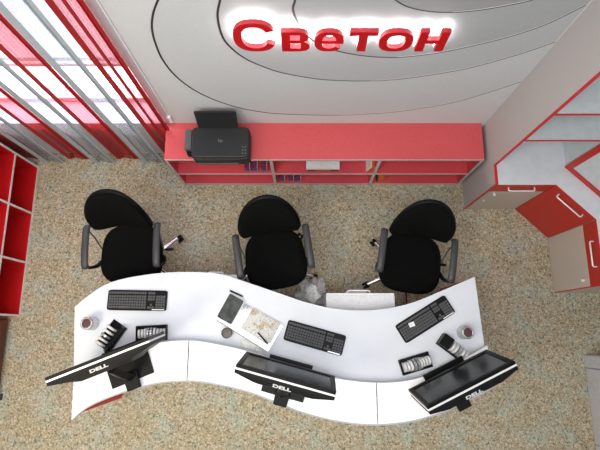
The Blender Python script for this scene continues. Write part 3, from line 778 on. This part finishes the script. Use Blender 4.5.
# ------------------------------------------------------------------ desk organizers
def organizer(lab, px, py, deg, high):
    p = at(px, py, ZL+.02); t = thing('desk_organizer', lab, 'organizer', (p.x,p.y,ZL+.0005), R(deg), 'black desk organizers')
    if not high:
        L, D = .215, .105
        b = B(); box(b,-L/2,L/2,-D/2,D/2,0,.006); box(b,-L/2,L/2,-D/2,-D/2+.004,.006,.03); box(b,-L/2,L/2,D/2-.004,D/2,.006,.03); box(b,-L/2,-L/2+.004,-D/2,D/2,.006,.03); box(b,L/2-.004,L/2,-D/2,D/2,.006,.03)
        obj('tray', b, 'gloss', t, bevel=.001)
        for k in range(9):
            x = -.085+k*.0215; hh = .05+.03*math.exp(-((k-3.6)/1.8)**2); dd = .062+.026*math.exp(-((k-3.6)/1.8)**2)
            b = B(); pts = [(-dd/2,0),(dd/2,0)] + [(dd/2*math.cos(a), .02+(hh-.02)*math.sin(a)) for a in [PI*q/10 for q in range(0,11)]]
            mx = Matrix.Translation((x,-.004,.006)) @ Matrix.Rotation(R(8),4,'Y') @ Matrix.Rotation(R(90),4,'Z') @ Matrix.Rotation(R(90),4,'X')
            prism(b, pts, -.0065, .0065, mx); obj('card_slot', b, 'card' if k not in (3,4) else 'silvercard', t, smooth=True)
    else:
        L, D = .20, .12 if high == 'wedge' else .085
        b = B(); box(b,-L/2,L/2,-D/2,D/2,0,.006); box(b,-L/2,L/2,-D/2,-D/2+.006,.006,.035)
        obj('tray', b, 'gloss', t, bevel=.001)
        if high == 'wedge':
            b = B(); prism(b, [(0,.006),(.052,.006),(.006,.075),(0,.075)], -L/2, L/2, Matrix.Translation((0,-D/2+.006,0)) @ Matrix(((0,0,1,0),(1,0,0,0),(0,1,0,0),(0,0,0,1)))); obj('sloping_back', b, 'gloss', t, bevel=.002)
            yo, xs = .026, [-.082+k*.031 for k in range(5)]
        else:
            b = B(); box(b, -L/2, -L/2+.075, -D/2+.006, D/2+.004, .006, .085); obj('pen_box', b, 'gloss', t, bevel=.002)
            yo, xs = .008, [-.012+k*.026 for k in range(5)]
        for k, x in enumerate(xs):
            hh = .066; dd = .078
            b = B(); pts = [(-dd/2,0),(dd/2,0)] + [(dd/2*math.cos(a), .02+(hh-.02)*math.sin(a)) for a in [PI*q/10 for q in range(0,11)]]
            mx = Matrix.Translation((x,yo,.006)) @ Matrix.Rotation(R(8),4,'Y') @ Matrix.Rotation(R(90),4,'Z') @ Matrix.Rotation(R(90),4,'X')
            prism(b, pts, -.0075, .0075, mx); obj('card_slot', b, 'silvercard' if k == 2 else 'card', t, smooth=True)
organizer('flat black organizer with white cards beside the left keyboard, above the left monitor', 151.5, 333, 3, False)
organizer('upright black organizer with silver cards beside the left metal cup', 111, 336, 57, 'wedge')
organizer('flat black organizer with white cards below the askew keyboard', 415.5, 363.5, 16, False)
organizer('upright black organizer with silver cards between the right keyboard and right metal cup', 451.5, 347.5, -37, 'box')

# ------------------------------------------------------------------ metal cups
def cup(lab, px, py):
    p = at(px, py, ZL); t = thing('metal_cup', lab, 'cup', (p.x,p.y,ZL+.0005), R(20), 'faceted metal cups')
    b = B(); lathe(b, [(.044,0),(.050,.008),(.046,.100),(.040,.108),(.032,.108),(.030,.02),(.002,.018)], n=8); obj('body', b, 'metal', t, bevel=.002)
    b = B(); lathe(b, [(.029,.085),(.029,.098),(.001,.100)], n=16); obj('contents', b, 'rust', t)
cup('silver metal cup near the left end of the desk', 93, 323.5)
cup('silver metal cup near the right end of the desk', 463, 332.5)

# ------------------------------------------------------------------ papers, tablet, coffee cup in the middle
a = R(-31)
pt = at(257,328,ZL+.03)
t = thing('acrylic_tray', 'clear acrylic tray under the papers and tablet on the middle of the desk', 'tray', (*at(250,323,ZL).xy, ZL+.0005), a)
L, D = .42, .20
b = B(); box(b,-L/2,L/2,-D/2,D/2,0,.006); obj('plate', b, 'acrylic', t)
b = B(); box(b,-L/2,L/2,-D/2-.006,-D/2,0,.032); obj('front_wall', b, 'desk_edge', t); b = B(); box(b,L/2,L/2+.004,-D/2,D/2-.06,0,.032); obj('end_wall', b, 'silver', t)
p = at(260,326.5,ZL+.02)
t = thing('printed_papers', 'pile of printed white and beige papers on the clear tray', 'papers', (p.x,p.y,ZL+.0075), a)
for k, (dx, dy, r, s) in enumerate(((0,0,0,1.0),(.01,.008,4,.97),(-.008,.004,-5,.9))):
    b = B(); box(b, -.112*s, .112*s, -.080*s, .080*s, .0+k*.005, .0045+k*.005, Matrix.Translation((dx,dy,0))@Matrix.Rotation(R(r),4,'Z')); obj('sheet', b, 'paper', t)
p = at(262.5,338,ZL+.03)
b = B(); tube(b, [(-.05,0,0),(.042,0,0),(.055,0,0)], [.005,.005,.0015], 10); o = obj('black_pen', b, 'plastic', loc=(p.x,p.y,ZL+.0285), smooth=True); o.rotation_euler.z = R(-48)
tag(o, 'black pen lying across the printed papers', 'pen')
p = at(230.5,308.8,ZL+.02)
t = thing('tablet', 'dark-screened tablet lying beside the papers near the round coffee cup', 'tablet', (p.x,p.y,ZL+.008), R(62))
b = B(); prism(b, superell(.195,.125,14,48), 0, .010); obj('case', b, 'silver', t, bevel=.002)
b = B(); prism(b, superell(.186,.117,14,48), .010, .0112); obj('screen', b, mat('tablet_screen', (.06,.065,.065), .6, spec=.2, noise=(30,.5)), t)
p = at(236.5,293.6,ZL); b = B(); tube(b, [(-.052,0,0),(.045,0,0),(.053,0,0)], [.006,.006,.0025], 8); o = obj('stylus', b, 'plastic', loc=(p.x,p.y,ZL+.0066), smooth=True); o.rotation_euler.z = R(-24)
tag(o, 'thin black stylus lying beyond the tablet', 'stylus')
p = at(227,333,ZL+.03)
t = thing('coffee_cup', 'small round black cup of dark coffee below the tablet', 'cup', (p.x,p.y,ZL+.0005))
b = B(); lathe(b, [(.028,0),(.034,.006),(.037,.045),(.035,.046),(.033,.036),(.001,.034)], n=28); obj('body', b, 'plastic', t, smooth=True)
b = B(); lathe(b, [(.0325,.034),(.0325,.0375),(.001,.038)], n=24); obj('coffee', b, 'coffee', t)
# crumpled film pieces
def crumple(name, lab, cat, loc, sx_, sy_, sz_, seed):
    rnd = random.Random(seed); b = B(); bmesh.ops.create_icosphere(b, subdivisions=4, radius=1)
    for v in b.verts:
        k = 1+rnd.uniform(-.20,.20)
        v.co = Vector((v.co.x*sx_*k, v.co.y*sy_*k, max(0, (v.co.z*.5+.5)*sz_*k)))
    o = obj(name, b, 'crinkle', loc=loc); tag(o, lab, cat); return o
p = at(257,343,ZL); o = crumple('plastic_wrapper', 'crumpled clear wrapper below the papers on the desk', 'wrapper', (p.x-.035,p.y-.035,ZL+.001), .10, .028, .022, 3); o.rotation_euler.z = R(-27)
p = at(311,290,.0)
b = B(); rnd = random.Random(5); rings = []
prof = [(.00,.055),(.03,.115),(.10,.13),(.17,.115),(.22,.075),(.26,.045),(.29,.06)]
for z_, r_ in prof:
    rings.append([(r_*(1+.22*math.sin(5*2*PI*k/60+z_*30)+rnd.uniform(-.16,.16))*math.cos(2*PI*k/60), 1.15*r_*(1+.2*math.cos(4*2*PI*k/60+z_*22)+rnd.uniform(-.16,.16))*math.sin(2*PI*k/60), z_+rnd.uniform(-.008,.008) if z_ else 0) for k in range(60)])
loft(b, rings); o = obj('plastic_bag', b, 'crinkle', loc=(p.x+.005,p.y-.06,0.001)); tag(o, 'crumpled clear plastic bag on the floor beside the middle chair', 'bag')

# ------------------------------------------------------------------ the lettering on the wall
def ring_poly(cx, cz, w, h, sw, sh, e=2.6, a0=None, a1=None, n=48):
    """outer and inner loops; open ring when angles given"""
    def P(a, ww, hh):
        c, s = math.cos(a), math.sin(a); return (cx+ww/2*math.copysign(abs(c)**(2/e), c), cz+hh/2*math.copysign(abs(s)**(2/e), s))
    if a0 is None:
        return [[P(2*PI*k/n, w, h) for k in range(n)], [P(-2*PI*k/n, w-2*sw, h-2*sh) for k in range(n)]]
    A = [R(a0)+(R(a1)-R(a0))*k/n for k in range(n+1)]
    return [[P(a, w, h) for a in A] + [P(a, w-2*sw, h-2*sh) for a in reversed(A)]]
def rect(x0, x1, z0, z1): return [(x0,z0),(x1,z0),(x1,z1),(x0,z1)]
LB = at_y(300,51.5,1.555).z; LC = .252; LS = .178
yF = WY-.065; dep = .030
def letter(name, lab, loops, yo=0):
    cxs = [p[0] for l in loops for p in l]; ox = (min(cxs)+max(cxs))/2
    t = thing('sign_letter', lab, 'letter', (ox, yF, LB), 0, 'glowing red letters on the back wall')
    def mk(nm, y, ext, m, off=0, parent=t):
        cu = bpy.data.curves.new('c', 'CURVE'); cu.dimensions = '2D'; cu.fill_mode = 'BOTH'; cu.extrude = ext; cu.offset = off
        for l in loops:
            s = cu.splines.new('POLY'); s.points.add(len(l)-1); s.use_cyclic_u = True
            for i, p_ in enumerate(l): s.points[i].co = (p_[0]-ox, p_[1], 0, 1)
        to = bpy.data.objects.new('c', cu); C.objects.link(to); dg = bpy.context.evaluated_depsgraph_get(); dg.update()
        me = bpy.data.meshes.new_from_object(to.evaluated_get(dg)); bpy.data.objects.remove(to)
        me.transform(Matrix.Translation((0,y,0)) @ Matrix.Rotation(R(90),4,'X')); me.materials.clear(); me.name = nm
        for q in m: me.materials.append(M[q])
        if len(m) > 1:
            for pl in me.polygons: pl.material_index = 0 if abs(pl.normal.y) > .7 else 1
        o = bpy.data.objects.new(nm, me); C.objects.link(o); o.parent = parent; return o
    mk('face', dep/2, dep/2, ['letter','letter_side'])
    mk('halo_back', dep+.0035, .002, ['halo'])
    b = B()
    for dx in (0,): tube(b, [(dx, dep+.006, .012 if name != 'т' else .10), (dx, WY-yF-.001, .012 if name != 'т' else .10)], .004, 6)
    if name in ('в','н','е','о','С'): obj('standoff', b, 'metal', t)
    else: b.free()
# С
letter('С', 'large red first letter shaped like a C, brightly haloed', ring_poly(-.268,LC/2,.232,LC,.046,.032,2.4,26,334))
letter('в', 'red second letter shaped like a B', [[(-.124,0),(-.02,0),(.012,.008),(.030,.028),(.032,.052),(.022,.076),(.0,.092),(.018,.104),(.026,.125),(.022,.150),(.004,.170),(-.025,.178),(-.124,.178)],
   rect(-.076,-.022,.106,.150)[::-1], rect(-.076,-.018,.030,.076)[::-1]])
# e : closed upper bowl + open lower right
n = 40
def ep(a, ww, hh, e=2.5):
    c, s = math.cos(a), math.sin(a); return (.138+ww/2*math.copysign(abs(c)**(2/e), c), .089+hh/2*math.copysign(abs(s)**(2/e), s))
W_, H_ = .160, .178
outer = [ep(R(-2)+(R(322)-R(-2))*k/n, W_, H_) for k in range(n+1)]
inner = [ep(R(320)+(R(192)-R(320))*k/n, W_-.080, H_-.058) for k in range(n+1)]
letter('е', 'red third letter shaped like a rounded e with a crossbar', [outer + inner + [(.102,.074),(.217,.074)],
   [ep(R(172)+(R(8)-R(172))*k/20, W_-.084, H_-.058) for k in range(21)]])
letter('т', 'red fourth letter shaped like a T', [[(.246,.178),(.246,.146),(.299,.146),(.299,0),(.347,0),(.347,.146),(.400,.146),(.400,.178)]])
letter('о', 'red fifth letter shaped like an O', ring_poly(.506,.089,.186,.178,.045,.030,2.5))
letter('н', 'red last letter shaped like an H', [[(.625,0),(.673,0),(.673,.074),(.737,.074),(.737,0),(.785,0),(.785,.178),(.737,.178),(.737,.106),(.673,.106),(.673,.178),(.625,.178)]])

# ------------------------------------------------------------------ light, sky, camera
wo = bpy.data.worlds.new('World'); bpy.context.scene.world = wo; wo.use_nodes = True
bg = wo.node_tree.nodes['Background']; bg.inputs[0].default_value = (.93,.96,1.0,1); bg.inputs[1].default_value = 9.0
def area(name, loc, size, power, col=(1,1,1), rot=(0,0,0), sy=None):
    l = bpy.data.lights.new(name, 'AREA'); l.energy = power; l.color = col; l.size = size
    if sy: l.shape = 'RECTANGLE'; l.size_y = sy
    o = bpy.data.objects.new(name, l); C.objects.link(o); o.location = loc; o.rotation_euler = [R(a) for a in rot]; return o
area('ceiling_lamp', (-.2,-.5,4.6), 2.6, 90, (.975,.985,1), sy=1.6)
area('warm_lamp', (-2.1,-1.3,3.6), .9, 52, (1,.90,.70), (12,-8,0))
area('wall_wash', (.3,-1.6,3.4), 1.6, 7, (.96,.98,1), (62,0,0))
area('window_light', (-1.95,WY-.14,2.0), 1.5, 10, (.80,.90,1.0), (-62,0,0), sy=1.6)

cam = bpy.data.cameras.new('Camera'); co = bpy.data.objects.new('Camera', cam); C.objects.link(co)
cam.sensor_fit = 'HORIZONTAL'; cam.sensor_width = 36; cam.lens = 36*F/600; cam.shift_x = -4/600
co.location = (0,0,H); co.rotation_euler = (TH,0,0); cam.clip_start = .01
bpy.context.scene.camera = co
vs = bpy.context.scene.view_settings; vs.view_transform = 'Standard'; vs.look = 'None'; vs.exposure = 0
